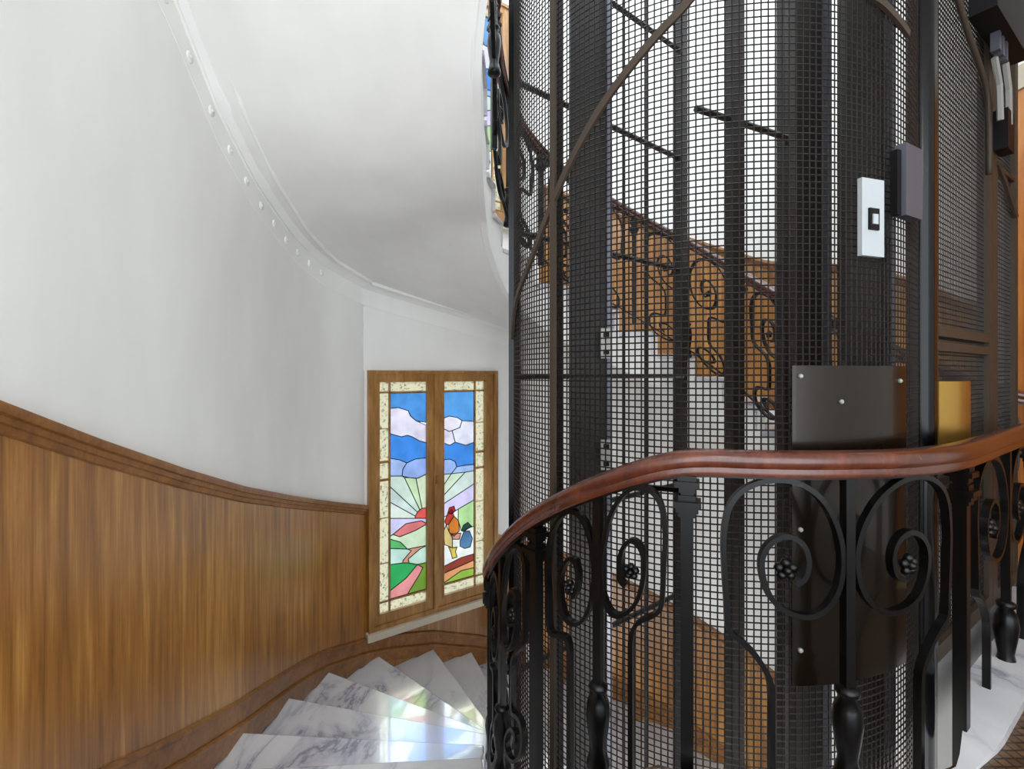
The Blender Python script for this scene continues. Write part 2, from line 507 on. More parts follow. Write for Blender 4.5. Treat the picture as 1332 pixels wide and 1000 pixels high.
# soffit heights (relative to the eye) along the inner string and the outer wall
sof_in = [(SP.near(p), z + EYE) for p, z in [(pol(C1, .985, 20), 2.1), (pol(C1, .985, 30), 2.06), (pol(C1, .985, 45), 1.92), (pol(C1, .985, 62), 1.66), (pol(C1, .985, 75), 1.46), ((-.175, 2.15), 1.32), ((-.18, 2.47), 1.12),
          ((-.185, 2.75), 1.0), ((-.185, 3.0), .93), (pol(C2, .985, 100), .83), (pol(C2, .985, 108), .74), (pol(C2, .985, 119), .58), (pol(C2, .985, 150), .30), (pol(C2, .985, 180), .08), (pol(C2, .985, 212), -.2), (pol(C2, .985, 247), -.62), (pol(C2, .985, 266), -.85)]]
sof_out = [(WALL.near(p), z + EYE) for p, z in [((-1.36, .8), 2.1), ((-1.36, 1.2), 2.06), ((-1.365, 1.6), 1.86), ((-1.37, 2.0), 1.58), ((-1.38, 2.34), 1.27), ((-1.39, 2.69), 1.07), ((-1.40, 3.15), .92), ((-1.36, 3.62), .82),
           (pol(O2, RW, 129), .64), (pol(O2, RW, 156), .45), (pol(O2, RW, 180), .22), (pol(O2, RW, 208), -.08), (pol(O2, RW, 232), -.45), (pol(O2, RW, 262), -.95)]]
# one soffit surface ruled between matching stations
stations = []
for k in range(20, 3, -1):
    n, o = UPN[k]
    stations.append((SP.near(n), WALL.near(o)))
rs = []
def wall_face(t):                # the wall face the soffit runs against (the bay stands proud)
    p = WALL.off(t, .03)
    if S_BAY0 - .02 < t < S_BAY1:
        q = (p[0] - W0[0], p[1] - W0[1]); d = q[0] * wn[0] + q[1] * wn[1]
        if d < 0: p = (p[0] + wn[0] * (-d - .01), p[1] + wn[1] * (-d - .01))
    return p
SUB = 4
sofV = []
for (a0, b0), (a1, b1) in zip(stations, stations[1:]):
    for q in range(SUB):
        t = q / SUB
        rs.append((a0 + (a1 - a0) * t, b0 + (b1 - b0) * t))
rs.append(stations[-1])
mb = MB()
rings = []
NR = 8
for a, b in rs:
    p0 = SP.off(a, .0); p1 = wall_face(b)
    z0, z1 = interp(sof_in, a), interp(sof_out, b)
    low = [(*lerp(p0, p1, j / NR), z0 + (z1 - z0) * j / NR) for j in range(NR + 1)]
    rings.append(low + [(x, y, z + .05) for x, y, z in low[::-1]])
mb.loft(rings)
so = tag(autosmooth(mb.build('ceiling_soffit', MT['plaster2']), 50), kind='structure')

def nose_on_string(t, noses, zf):
    tab = sorted((SP.near(noses[k][0]), zf(k)) for k in noses)
    return interp(tab, t)
upt = sorted((SP.near(UPN[k][0]), zu(k)) for k in UPN if k >= 4)
dnt = sorted((SP.near(DN[k][0]), zd(k)) for k in DN)
def saw(noses, zf, hi, lo, step):
    """stations (t, top) along the inner string, level under each tread"""
    out = []
    k = hi
    while k != lo:
        a, b = SP.near(noses[k][0]), SP.near(noses[k + step][0])
        for t in SP.samples(a, b, .05): out.append((t, zf(k + step) - .036))
        k += step
    return out
mb = MB(); rings = []
for t, z1 in saw(UPN, zu, 20, 4, -1):
    a, b = SP.off(t, .0), SP.off(t, -.03)
    z0 = interp(sof_in, t)
    rings.append([(a[0], a[1], z0), (a[0], a[1], z1), (b[0], b[1], z1), (b[0], b[1], z0)])
mb.loft(rings)
autosmooth(mb.build('inner_string', MT['mould'], upf), 40)
mb = MB()
mb.tube([(*SP.off(t, .006), interp(sof_in, t) + .012) for t in SP.samples(S_TOP, SP.L, .05)], .012, 8)
mb.build('string_bead', MT['mould'], upf, smooth=True)
mb = MB(); rings = []
for t, z1 in saw(DN, zd, -3, 12, 1):
    a, b = SP.off(t, .0), SP.off(t, -.03)
    z0 = interp(dnt, t) - .46
    rings.append([(a[0], a[1], z0), (a[0], a[1], z1), (b[0], b[1], z1), (b[0], b[1], z0)])
mb.loft(rings)
autosmooth(mb.build('inner_string', MT['mould'], down), 40)

# cornice that follows the soffit along the wall
b_end = rs[-1][1]
s_c0 = WALL.near((-1.36, .9))
def cornice(d0, prof, name, par, mat, r=None):
    m = MB(); rings = []
    for t in WALL.samples(s_c0, b_end, .08):
        z = interp(sof_out, t)
        p = wall_face(t); n = WALL.nrm(t)
        if S_BAY0 < t < S_BAY1: n = (-wn[0], -wn[1])
        rings.append([(p[0] - n[0] * x, p[1] - n[1] * x, z + y) for x, y in prof])
    m.loft(rings)
    return autosmooth(m.build(name, mat, par), 35)
corn = cornice(0, [(0, .02), (0, -.17), (.006, -.172), (.012, -.165), (.012, -.03), (.02, -.024), (.03, -.03), (.045, -.015), (.075, .004), (.08, .02)], 'cornice', so, MT['mould'])
cornice(0, [(.11, .03), (.112, -.008), (.125, -.014), (.138, -.008), (.14, .03)], 'cornice_fillet', so, MT['mould'])
ros = MB().lathe((0, 0), [(.001, .010), (.008, .009), (.010, .004), (.018, .007), (.024, .003), (.026, 0)][::-1], 8)
rm = None
for t in WALL.samples(s_c0 + .1, S_CRE - .05, .17):
    z = interp(sof_out, t) - .095
    p = WALL.off(t, .018); n = WALL.nrm(t)
    if rm is None:
        o = ros.build('rosette', MT['mould'], corn, smooth=True); rm = o.data
    else:
        o = bpy.data.objects.new('rosette', rm); link(o, corn)
    o.rotation_euler = Vector((-n[0], -n[1], 0)).to_track_quat('Z', 'Y').to_euler()
    o.location = (p[0], p[1], z)

# ------------------------------------------------------------------ wainscot, caps, skirtings
CAPH = 1.25
def cap_dn(t): return interp(zline_dn, t) + CAPH
def cap_up(t): return interp(zline_up, t) + CAPH
def capped(name, s0, s1, ztab, capf, zlow):
    o = strip(name, WALL, s0, s1, zlow, lambda t: capf(t) - .02, .0, MT['wood'], thick=.02)
    tag(o, kind='structure')
    prof = [(-.02, -.01), (-.02, .0), (.030, .0), (.034, -.008), (.034, -.03), (.022, -.034), (.020, -.052), (.013, -.056), (.010, -.075), (.004, -.08), (-.01, -.08)]
    m = MB(); rings = []
    for t in WALL.samples(s0, s1, .08):
        p, n = WALL.at(t), WALL.nrm(t)
        z = capf(t)
        rings.append([(p[0] - n[0] * x, p[1] - n[1] * x, z + y) for x, y in prof])
    m.loft(rings)
    autosmooth(m.build('cap_moulding', MT['wood_trim'], o), 30)
    return o
def skirt(s0, s1, ztab, par):
    for h, r in ((.155, .012), (.04, .012)):
        m = MB(); rings = []
        for t in WALL.samples(s0, s1, .08):
            p, n = WALL.at(t), WALL.nrm(t)
            z = interp(ztab, t) + h
            d = .012 if h > .1 else .022
            prof = [(-.01, -.10), (d, -.10), (d, -.012), (d + .010, -.006), (d + .010, .006), (d, .012), (-.01, .014)]
            rings.append([(p[0] - n[0] * x, p[1] - n[1] * x, z + y) for x, y in prof])
        m.loft(rings)
        autosmooth(m.build('skirting', MT['wood_trim'], par), 30)
s_end_dn = WALL.near(DN[14][1])
wa = capped('trim_2', 0, S_BAY0 - .0, zline_dn, cap_dn, lambda t: interp(zline_dn, t) - .5)
skirt(WALL.near((-1.36, .8)), S_BAY0, zline_dn, wa)
wu = tag(strip('trim_3', WALL, S_BAY0, S_BAY1 - .1, lambda t: interp(zline_dn, t) - .5, SILL - .05, .0, MT['wood'], thick=.02), kind='structure')
skirt(S_BAY0, S_BAY1 - .1, zline_dn, wu)
wc = capped('trim_4', S_BAY1 - .02, s_end_dn, zline_dn, cap_dn, lambda t: interp(zline_dn, t) - .5)
skirt(S_BAY1, s_end_dn, zline_dn, wc)
s_up0 = WALL.near((2.985, 3.10)); 
wu2 = capped('trim_5', S_BAY1 - .02, s_up0, zline_up, cap_up, lambda t: interp(zline_up, t) - .3)
# bay: piece of wainscot to the right of the window
mb = MB()
def bayz(a):
    p = wp(a, 0); return cap_dn(WALL.near((p[0], p[1])))
mb.hexa([wp(WL + .01, SILL - .5, .02), wp(AEND, SILL - .5, .02), wp(AEND, SILL - .5, 0), wp(WL + .01, SILL - .5, 0),
         wp(WL + .01, bayz(WL), .02), wp(AEND, bayz(AEND), .02), wp(AEND, bayz(AEND), 0), wp(WL + .01, bayz(WL), 0)])
tag(mb.build('trim_6', MT['wood']), kind='structure')

# ------------------------------------------------------------------ stained glass window
def pxa(u, v=HZ, n=0.0):
    x, y, z = on_plane(u, v, (W0[0] + wn[0] * n, W0[1] + wn[1] * n), wd)
    return ((x - W0[0]) * wd[0] + (y - W0[1]) * wd[1], z)

def wbar(m, a0, a1, z0, z1, n0, n1):
    m.hexa([wp(a0, z0, n1), wp(a1, z0, n1), wp(a1, z0, n0), wp(a0, z0, n0), wp(a0, z1, n1), wp(a1, z1, n1), wp(a1, z1, n0), wp(a0, z1, n0)])

GZ0, GZ1 = EYE - 2.005, EYE - .052          # glass
PZ0, PZ1 = EYE - 1.90, EYE - .158           # picture inside the border
aL0, aL1, aR0, aR1 = [pxa(u)[0] for u in (490.5, 555.5, 574.5, 630.5)]
aM = pxa(565)[0]
aP0, aP1, aQ0, aQ1 = [pxa(u)[0] for u in (507.5, 555.5, 574.5, 616.5)]

LEFT = [
 ((86,156,222), [(508,512),(556,512),(556,550),(541,547),(534,541),(531,534),(518,530),(508,531)]),
 ((236,226,236), [(508,531),(518,530),(531,534),(534,541),(541,547),(556,553),(556,576),(545,573),(536,568),(530,566),(522,568),(508,564)]),
 ((72,142,222), [(508,564),(522,568),(530,566),(536,568),(545,573),(556,576),(556,595),(540,597),(529,602),(520,598),(508,596)]),
 ((170,190,232), [(508,596),(520,598),(529,602),(524,610),(523,619),(508,619)]),
 ((158,182,232), [(529,602),(540,597),(556,595),(556,616),(543,622),(532,621),(523,619),(524,610)]),
 ((210,226,206), [(508,619),(523,619),(526,621),(546,663),(543,666),(508,633)]),
 ((206,226,178), [(526,621),(532,621),(541,622),(549,661),(546,663)]),
 ((222,230,190), [(541,622),(543,622),(556,616),(556,660),(549,661)]),
 ((214,226,214), [(508,633),(543,666),(540,671),(508,653)]),
 ((226,232,214), [(508,653),(540,671),(540,674),(508,674)]),
 ((232,92,82), [(540,674),(540,671),(543,666),(546,663),(549,661),(556,660),(556,674)]),
 ((214,206,236), [(508,674),(540,674),(556,674),(556,681),(548,677),(528,681),(511,695),(508,697)]),
 ((224,120,116), [(511,695),(528,681),(548,677),(556,681),(540,690),(520,698)]),
 ((214,230,190), [(508,697),(511,695),(520,698),(540,690),(556,681),(556,709),(530,714),(521,705),(508,701)]),
 ((96,190,110), [(508,701),(521,705),(530,714),(508,713)]),
 ((196,224,206), [(508,713),(530,714),(535,716),(524,729),(524,732),(508,734)]),
 ((216,150,120), [(535,716),(530,714),(556,709),(546,714),(531,727),(532,732),(524,732),(524,729)]),
 ((200,226,200), [(546,714),(556,709),(556,731),(543,734),(532,732),(531,727)]),
 ((40,166,84), [(508,734),(524,732),(532,732),(543,734),(528,752),(508,768)]),
 ((232,146,142), [(508,768),(528,752),(543,734),(550,738),(545,748),(530,770),(508,779)]),
 ((116,150,52), [(530,770),(545,748),(550,738),(543,734),(556,731),(556,768),(530,775)]),
]
RIGHT = [
 ((92,162,222), [(574,512),(617,512),(617,548),(601,547),(595,543),(584,541),(574,545)]),
 ((240,230,236), [(574,545),(584,541),(595,543),(601,547),(598,556),(588,560),(584,561),(574,556)]),
 ((238,232,240), [(601,547),(617,548),(617,575),(606,579),(592,575),(588,560),(598,556)]),
 ((236,226,236), [(574,556),(584,561),(588,560),(592,575),(585,579),(574,575)]),
 ((68,140,222), [(574,575),(585,579),(592,575),(606,579),(617,575),(617,604),(605,605),(594,607),(592,600),(585,597),(574,598)]),
 ((158,184,232), [(574,598),(585,597),(592,600),(594,607),(587,616),(574,617)]),
 ((166,190,232), [(594,607),(605,605),(617,604),(617,612),(605,614),(587,616)]),
 ((216,226,200), [(574,617),(587,616),(574,635)]),
 ((216,228,196), [(587,616),(605,614),(574,647),(574,635)]),
 ((214,226,210), [(605,614),(617,612),(617,629),(574,657),(574,647)]),
 ((222,208,236), [(574,657),(617,629),(617,650),(596,662),(574,674)]),
 ((186,224,150), [(596,662),(617,650),(617,684),(600,690),(596,677)]),
 ((240,238,226), [(574,674),(596,662),(596,677),(600,690),(617,684),(617,720),(600,725),(574,738)]),
 ((146,58,36), [(574,738),(600,725),(617,720),(617,728),(574,747)]),
 ((232,160,104), [(574,747),(617,728),(617,738),(600,742),(574,754)]),
 ((150,184,66), [(574,754),(600,742),(617,738),(617,748),(574,762)]),
]
COCK = [
 ((240,214,140), [(576,692),(580,682),(584,692),(588,699),(588,712),(578,708)]),
 ((242,140,44), [(583,682),(590,671),(596,677),(597,690),(590,697),(584,692)]),
 ((222,64,50), [(578,678),(582,667),(587,662),(590,671),(583,682),(580,682)]),
 ((208,40,40), [(582,667),(584,660),(590,658),(592,664),(587,668)]),
 ((244,164,150), [(587,694),(599,693),(597,701),(588,701)]),
 ((90,140,190), [(598,703),(603,691),(610,690),(614,700),(611,711),(604,713),(598,710)]),
 ((28,92,104), [(600,690),(602,683),(608,679),(613,684),(607,688),(603,691)]),
 ((240,206,96), [(583,711),(588,712),(594,711),(592,717),(594,724),(588,726),(586,718)]),
]
def glass_poly(poly, clip, n):
    out = []
    for u, v in poly:
        a, z = pxa(u, v)
        if u <= 509 or 573 <= u <= 575: a = clip[0]
        if 555 <= u <= 557 or u >= 616: a = clip[1]
        if v <= 514: z = clip[3]
        if z < clip[2] + .055 and v > 740: z = clip[2]
        out.append((max(clip[0], min(clip[1], a)), max(clip[2], min(clip[3], z))))
    return out

def build_window(name, dz, label, da=0.0):
    root = thing(name, label, None, wp(WL / 2, SILL + dz)); root['kind'] = 'structure'
    def P(a, z, n): x, y, q = wp(a + da, z, n); return (x, y, q + dz)
    def bars(nm, L, mat, par):
        m = MB()
        for a0, a1, z0, z1, n0, n1 in L:
            m.hexa([P(a0, z0, n1), P(a1, z0, n1), P(a1, z0, n0), P(a0, z0, n0), P(a0, z1, n1), P(a1, z1, n1), P(a1, z1, n0), P(a0, z1, n0)])
        return m.build(nm, mat, par)
    f = .045
    bars('window_frame', [(0, f, SILL, WTOP, -.06, .04), (WL - f, WL, SILL, WTOP, -.06, .04), (f, WL - f, WTOP - .03, WTOP, -.06, .04), (f, WL - f, SILL, SILL + .04, -.06, .04)], MT['wood_frame'], root)
    sill = MB()
    d = .20
    sill.hexa([P(-.02, SILL - .06, .07), P(WL + .05, SILL - .06, .07), P(WL + .05, SILL - .06, -d), P(-.02, SILL - .06, -.1),
               P(-.02, SILL, .07), P(WL + .05, SILL, .07), P(WL + .05, SILL, -d), P(-.02, SILL, -.1)])
    sill.build('window_sill', MT['stone'], root)
    for side, (s0, s1, g0, g1, p0, p1, PIECES) in enumerate(((f, aM, aL0, aL1, aP0, aP1, LEFT), (aM, WL - f, aR0, aR1, aQ0, aQ1, RIGHT))):
        z0, z1 = SILL + .04, WTOP - .03
        leaf = bars('casement', [(s0 + .002, g0, z0, z1, -.03, .025), (g1, s1 - .002, z0, z1, -.03, .025), (g0, g1, z0, GZ0, -.03, .025), (g0, g1, GZ1, z1, -.03, .025)], MT['wood_frame'], root)
        e = .012
        bars('glazing_bead', [(g0, g0 + e, GZ0, GZ1, .0, .03), (g1 - e, g1, GZ0, GZ1, .0, .03), (g0, g1, GZ0, GZ0 + e, .0, .03), (g0, g1, GZ1 - e, GZ1, .0, .03)], MT['wood_frame'], leaf)
        if side == 0:
            bars('cover_strip', [(aM - .022, aM + .022, z0, z1, .025, .045)], MT['wood_frame'], root)
        # border
        border = (236, 226, 186)
        bw = .014
        px = p0 if side == 0 else p1            # the border strip stands on the outer side
        sa, sb = (g0, p0 - bw) if side == 0 else (p1 + bw, g1)
        cuts = [GZ0 + .10, GZ0 + .42, GZ0 + .80, GZ0 + 1.12, GZ0 + 1.27, GZ0 + 1.55, GZ1 - .10]
        thick = {3, 4} if side == 0 else {3, 4}
        lead = []
        def pane(a0, a1, q0, q1):
            m = MB(); m.add([P(a0, q0, 0), P(a1, q0, 0), P(a1, q1, 0), P(a0, q1, 0), P(a0, q0, -.004), P(a1, q0, -.004), P(a1, q1, -.004), P(a0, q1, -.004)],
                            [(0, 1, 2, 3), (7, 6, 5, 4), (0, 4, 5, 1), (1, 5, 6, 2), (2, 6, 7, 3), (3, 7, 4, 0)])
            m.build('border_pane', glass(border, pat=True), leaf)
        zs = [GZ0] + cuts + [GZ1]
        for q0, q1 in zip(zs, zs[1:]): pane(sa, sb, q0, q1)
        pane(p0, p1, GZ0, PZ0 - bw); pane(p0, p1, PZ1 + bw, GZ1)
        B = []
        a = px + (-bw / 2 if side == 0 else bw / 2)
        B.append((a - bw / 2, a + bw / 2, GZ0, GZ1, -.008, .010))
        B.append((g0, g1, PZ0 - bw, PZ0, -.008, .010)); B.append((g0, g1, PZ1, PZ1 + bw, -.008, .010))
        for j, c in enumerate(cuts):
            t = .010 if j in thick else .0025
            if j not in (0, 6): B.append((sa, sb, c - t, c + t, -.006, .008))
        bars('glazing_bar', B, MT['wood_frame'], leaf)
        # picture pieces
        clip = (p0, p1, PZ0, PZ1)
        L = MB()
        for lay, LST in ((0, PIECES), (1, COCK if side else [])):
            for rgb, poly in LST:
                q = glass_poly(poly, clip, 0)
                nn = .0 + .006 * lay
                k = len(q)
                V = [P(x, y, nn) for x, y in q] + [P(x, y, nn - .004) for x, y in q]
                F = [tuple(range(k)), tuple(range(2 * k - 1, k - 1, -1))] + [(i, k + i, k + (i + 1) % k, (i + 1) % k) for i in range(k)]
                mesh('glass_piece', V, F, glass(rgb, clear=.95 if lay else .47), leaf)
                for i in range(k):
                    (x0, y0), (x1, y1) = q[i], q[(i + 1) % k]
                    dx, dy = x1 - x0, y1 - y0; l = math.hypot(dx, dy)
                    if l < 1e-4: continue
                    h = .0035
                    ox, oy = -dy / l * h, dx / l * h; ex, ey = dx / l * h * .5, dy / l * h * .5
                    L.hexa([P(x0 - ox - ex, y0 - oy - ey, nn - .001), P(x1 - ox + ex, y1 - oy + ey, nn - .001), P(x1 + ox + ex, y1 + oy + ey, nn - .001), P(x0 + ox - ex, y0 + oy - ey, nn - .001),
                            P(x0 - ox - ex, y0 - oy - ey, nn + .003), P(x1 - ox + ex, y1 - oy + ey, nn + .003), P(x1 + ox + ex, y1 + oy + ey, nn + .003), P(x0 + ox - ex, y0 + oy - ey, nn + .003)])
        L.build('lead_came', MT['lead'], leaf)
    bars('window_latch', [(aM - .012, aM + .012, EYE - .97, EYE - .90, .045, .06)], MT['wood_trim'], root)
    return root
build_window('window_1', 0, 'stained glass casement window with rooster, rising sun and clouds in a brown wooden frame')
build_window('window_2', UPW, 'stained glass window on the floor above, beyond the upper railing', UDA)

# ------------------------------------------------------------------ railings
# rail path A: landing + lower flight, from the right end to the far left
RA = [(2.62, 2.40), (2.25, 2.13), (1.71, 1.745), (1.385, 1.512), (1.215, 1.418), (1.04, 1.358)] + [pol(C1, RR, a) for a in range(-6, 90, 4)] + [(-.096, 2.25), (-.096, 2.6), (-.096, 3.0)] + [pol(C2, RR, a) for a in range(93, 150, 5)]
_rs = catmull(RA[:7], 5)
RA = Path(_rs + RA[7:])
sA = lambda a: RA.near(pol(C1, RR, a))
HT = EYE - .208
ztA = [(0, HT), (sA(21), HT)] + [(sA(a), EYE + z) for a, z in [(25, -.226), (30, -.258), (38, -.314), (46, -.382), (56, -.484), (68, -.632), (78, -.762)]]
ztA += [(RA.near(DN[i][0]), zd(i) + .83) for i in range(1, 9)]
ztA = [q for i, q in enumerate(ztA) if i == 0 or q[0] > ztA[i - 1][0] + 1e-4]
_z = ztA
def zA(t):                        # smoothed top of the handrail
    return sum(interp(_z, t + d) for d in (-.08, -.04, 0, .04, .08)) / 5
HW, HH = .038, .068
HPROF = [(-.030, -.068), (.030, -.068), (.034, -.058), (.030, -.046), (.038, -.036), (.038, -.020), (.032, -.008), (.018, -.001), (0, .001), (-.018, -.001), (-.032, -.008), (-.038, -.020), (-.038, -.036), (-.030, -.046), (-.034, -.058)]
def handrail(path, zf, s0, s1, root):
    m = MB(); rings = []
    for t in path.samples(s0, s1, .03):
        p, n = path.at(t), path.nrm(t); z = zf(t)
        rings.append([(p[0] + n[0] * x, p[1] + n[1] * x, z + y) for x, y in HPROF])
    m.loft(rings)
    h = autosmooth(m.build('handrail', MT['handrail'], root), 45)
    m = MB(); rings = []
    for t in path.samples(s0, s1, .06):
        p, n = path.at(t), path.nrm(t); z = zf(t) - .068
        rings.append([(p[0] + n[0] * x, p[1] + n[1] * x, z + y) for x, y in ((-.016, -.008), (.016, -.008), (.016, .002), (-.016, .002))])
    m.loft(rings); m.build('rail_strap', MT['iron'], root)
    return h

# scroll drawn once: u = 0 at the post, 1 at the bar; h below the handrail in metres
SCR_PX = [(1008,1080),(1008,1010),(1008,950),(1008,905),(1003,882),(986,857),(966,839),(950,826),(947,790),(944,745),(943,705),(950,667),(968,643),(1000,629),(1040,630),(1075,650),(1098,685),(1108,725),(1103,765),(1085,792),(1060,803),(1030,798),(1008,782),(996,755),(995,728),(1008,708),(1030,700),(1050,710),(1058,732),(1053,753),(1040,762)]
SCR = [((x - 893) / 225.0, (y - 624) * .0021) for x, y in SCR_PX]
FLOWER = ((1028 - 893) / 225.0, (744 - 624) * .0021)
BSCR = [(.60, .50), (.60, .58), (.57, .62), (.44, .64), (.36, .66), (.30, .70), (.30, .745), (.36, .785), (.50, .80), (.66, .79), (.78, .755), (.80, .715), (.72, .685), (.60, .68), (.50, .70), (.50, .73), (.58, .75)]

def rail_pt(path, zf, s, h, off=0):
    p = path.off(s, off); return (p[0], p[1], zf(s) - .072 - h)

def flat_bar(path, zf, pts, tn=.011, ti=.007):
    """pts list of (s,h) ; rectangular section: tn across the railing, ti in its plane"""
    rings = []
    for i, (s, h) in enumerate(pts):
        a, b = pts[max(i - 1, 0)], pts[min(i + 1, len(pts) - 1)]
        ds, dh = b[0] - a[0], b[1] - a[1]; l = math.hypot(ds, dh) or 1
        ns, nh = -dh / l * ti, ds / l * ti
        rings.append([rail_pt(path, zf, s + ns, h + nh, tn), rail_pt(path, zf, s + ns, h + nh, -tn), rail_pt(path, zf, s - ns, h - nh, -tn), rail_pt(path, zf, s - ns, h - nh, tn)])
    return MB().loft(rings)

def rosette(path, zf, s, h, root, r=.026):
    m = MB()
    c = Vector(rail_pt(path, zf, s, h)); n = Vector((*path.nrm(s), 0)); t = Vector((*path.tan(s), 0)); z = Vector((0, 0, 1))
    for k in range(5):
        a = 2 * PI * k / 5 + .3
        pc = c + (t * math.cos(a) + z * math.sin(a)) * r * .62
        rings = []
        for q, rr in ((-.012, .3), (-.007, .85), (0, 1), (.007, .85), (.012, .3)):
            rings.append([pc + n * q + (t * math.cos(2 * PI * j / 6) + z * math.sin(2 * PI * j / 6)) * r * .48 * rr for j in range(6)])
        m.loft(rings)
    rings = []
    for q, rr in ((-.020, .3), (-.014, .9), (0, 1), (.014, .9), (.020, .3)):
        rings.append([c + n * q + (t * math.cos(2 * PI * j / 6) + z * math.sin(2 * PI * j / 6)) * r * .42 * rr for j in range(6)])
    m.loft(rings)
    return m.build('rosette', MT['iron'], root, smooth=True)

def post(path, zf, s, bottom, root):
    p, tx = path.at(s), path.tan(s)
    zt = zf(s) - .07
    m = MB()
    m.box((p[0], p[1], (zt - .10 + bottom) / 2), (.034, .034, zt - .10 - bottom), tx)
    po = m.build('post', MT['iron'], root)
    m = MB()
    for z, a in ((-.008, .050), (-.024, .066), (-.040, .044), (-.064, .046), (-.080, .074), (-.094, .060), (-.108, .046)):
        m.box((p[0], p[1], zt + z), (a, a, .017), tx)
    m.box((p[0], p[1], zt - .055), (.034, .034, .11), tx)
    m.build('capital', MT['iron'], po)
    return po

def knop_bar(path, zf, s, bottom, root):
    p, tx = path.at(s), path.tan(s)
    zt = zf(s) - .07
    m = MB(); m.box((p[0], p[1], (zt + bottom) / 2), (.026, .026, zt - bottom), tx)
    b = m.build('baluster', MT['iron'], root)
    z = zt - .60
    m = MB()
    m.lathe(p, [(.015, z + .03), (.030, z + .02), (.030, z + .008), (.020, z), (.034, z - .03), (.038, z - .07), (.032, z - .12), (.024, z - .17), (.030, z - .20), (.036, z - .215), (.036, z - .235), (.02, z - .245)], 10)
    m.build('knop', MT['iron'], b, smooth=True)
    return b

def scroll(path, zf, s_post, s_bar, root, stair, curl=True):
    L = SCR
    if stair:
        L = (BSCR[:0:-1] if curl else [(.60, .95), (.60, .80), (.60, .60)]) + [(.60, .50), (.595, .45), (.55, .415), (.46, .40), (.34, .39), (.27, .37), (.25, .32), (.24, .25)] + SCR[10:]
    pts = catmull([(s_post + (s_bar - s_post) * u, h) for u, h in L], 4)
    m = flat_bar(path, zf, pts)
    o = m.build('scroll', MT['iron'], root)
    f = s_post + (s_bar - s_post) * FLOWER[0]
    rosette(path, zf, f, FLOWER[1], o, .030 if not stair else .024)
    return o

rail = thing('stair_railing', 'black wrought iron scroll railing with mahogany handrail along the landing and down the marble steps', 'railing', (*pol(C1, RR, 0), 0))
SEND = RA.near(pol(C2, RR, 132))
handrail(RA, zA, .30, SEND, rail)
sP1 = sA(20.4); sB1 = sA(-6.5); sP0 = RA.near((1.375, 1.505))
def base_dn(s):
    if s < sA(25): return .02 if s < sP0 - .3 else -.16
    tab = sorted((RA.near(DN[i][0]), zd(i)) for i in DN if i < 10)
    return interp(tab, s) - .20
# verticals: (s, kind)
seq = [(.42, 'post'), (RA.near((1.86, 1.85)), 'bar'), (sP0, 'post'), (sB1, 'bar'), (sP1, 'post')]
s = sP1; kk = 0
while s + .258 < SEND:
    s += .258 if kk else (sA(37) - sP1)
    seq.append((s, 'bar' if kk % 2 == 0 else 'post')); kk += 1
for s_, k_ in seq:
    (post if k_ == 'post' else knop_bar)(RA, zA, s_, base_dn(s_), rail)
for (a, ka), (b, kb) in zip(seq, seq[1:]):
    sp, sb = (a, b) if ka == 'post' else (b, a)
    scroll(RA, zA, sp, sb, rail, max(a, b) > sA(22), min(a, b) > sA(48))
m = flat_bar(RA, lambda t: base_dn(t) + .14 + .80 + .072 - .76, [(t, .72) for t in RA.samples(sA(22), SEND, .06)], .010, .006)
m.build('bottom_bar', MT['iron'], rail)

# rail path B: the upper flight, from its start at the right round the back to the left and up over the landing
RB = Path(catmull([(2.86, 2.56), (2.74, 2.68), (2.50, 2.82), (2.15, 2.94), (1.88, 3.0)], 5)[:-1] + [pol(C2, RR, a) for a in range(264, 88, -5)] + [(-.096, 3.0), (-.096, 2.6), (-.096, 2.25)] + [pol(C1, RR, a) for a in range(86, 18, -5)])
ztB = [(0, .99), (RB.near((2.70, 2.70)), 1.02)] + [(RB.near(UPN[k][0]), zu(k) + .85) for k in range(3, 20)]
ztB = [q for i, q in enumerate(ztB) if i == 0 or q[0] > ztB[i - 1][0] + 1e-3]
def zB(t): return sum(interp(ztB, t + d) for d in (-.1, -.05, 0, .05, .1)) / 5
rail2 = thing('stair_railing', 'iron scroll railing of the upper flight seen behind the cage, climbing past the wood wainscot', 'railing', (2.4, 2.6, .2))
handrail(RB, zB, .0, RB.L, rail2)
tabB = sorted((RB.near(UPN[k][0]), zu(k)) for k in UPN)
def base_up(s): return max(.0, interp(tabB, s) - .05)
s = .06; kk = 0; seqB = []
while s < RB.L:
    seqB.append((s, 'post' if kk % 2 == 0 else 'bar')); s += .40; kk += 1
for s_, k_ in seqB:
    (post if k_ == 'post' else knop_bar)(RB, zB, s_, base_up(s_), rail2)
for (a, ka), (b, kb) in zip(seqB, seqB[1:]):
    sp, sb = (a, b) if ka == 'post' else (b, a)
    scroll(RB, zB, sp, sb, rail2, True)
m = flat_bar(RB, lambda t: base_up(t) + .872, [(t, .80 - .06) for t in RB.samples(.3, RB.L, .06)], .010, .006)
m.build('bottom_bar', MT['iron'], rail2)

# ------------------------------------------------------------------ lift shaft cage
CZ0, CZ1 = -4.6, 5.6
cage = thing('lift_shaft_cage', 'round lift shaft cage of dark steel posts and wire mesh behind the railing', 'lift shaft', (C1[0], C1[1], CZ0))
CL, CR_ = 88.0, -52.0              # angular range of the round front (left .. right column)
COLP = pol(C1, RC, CR_)            # at the black column
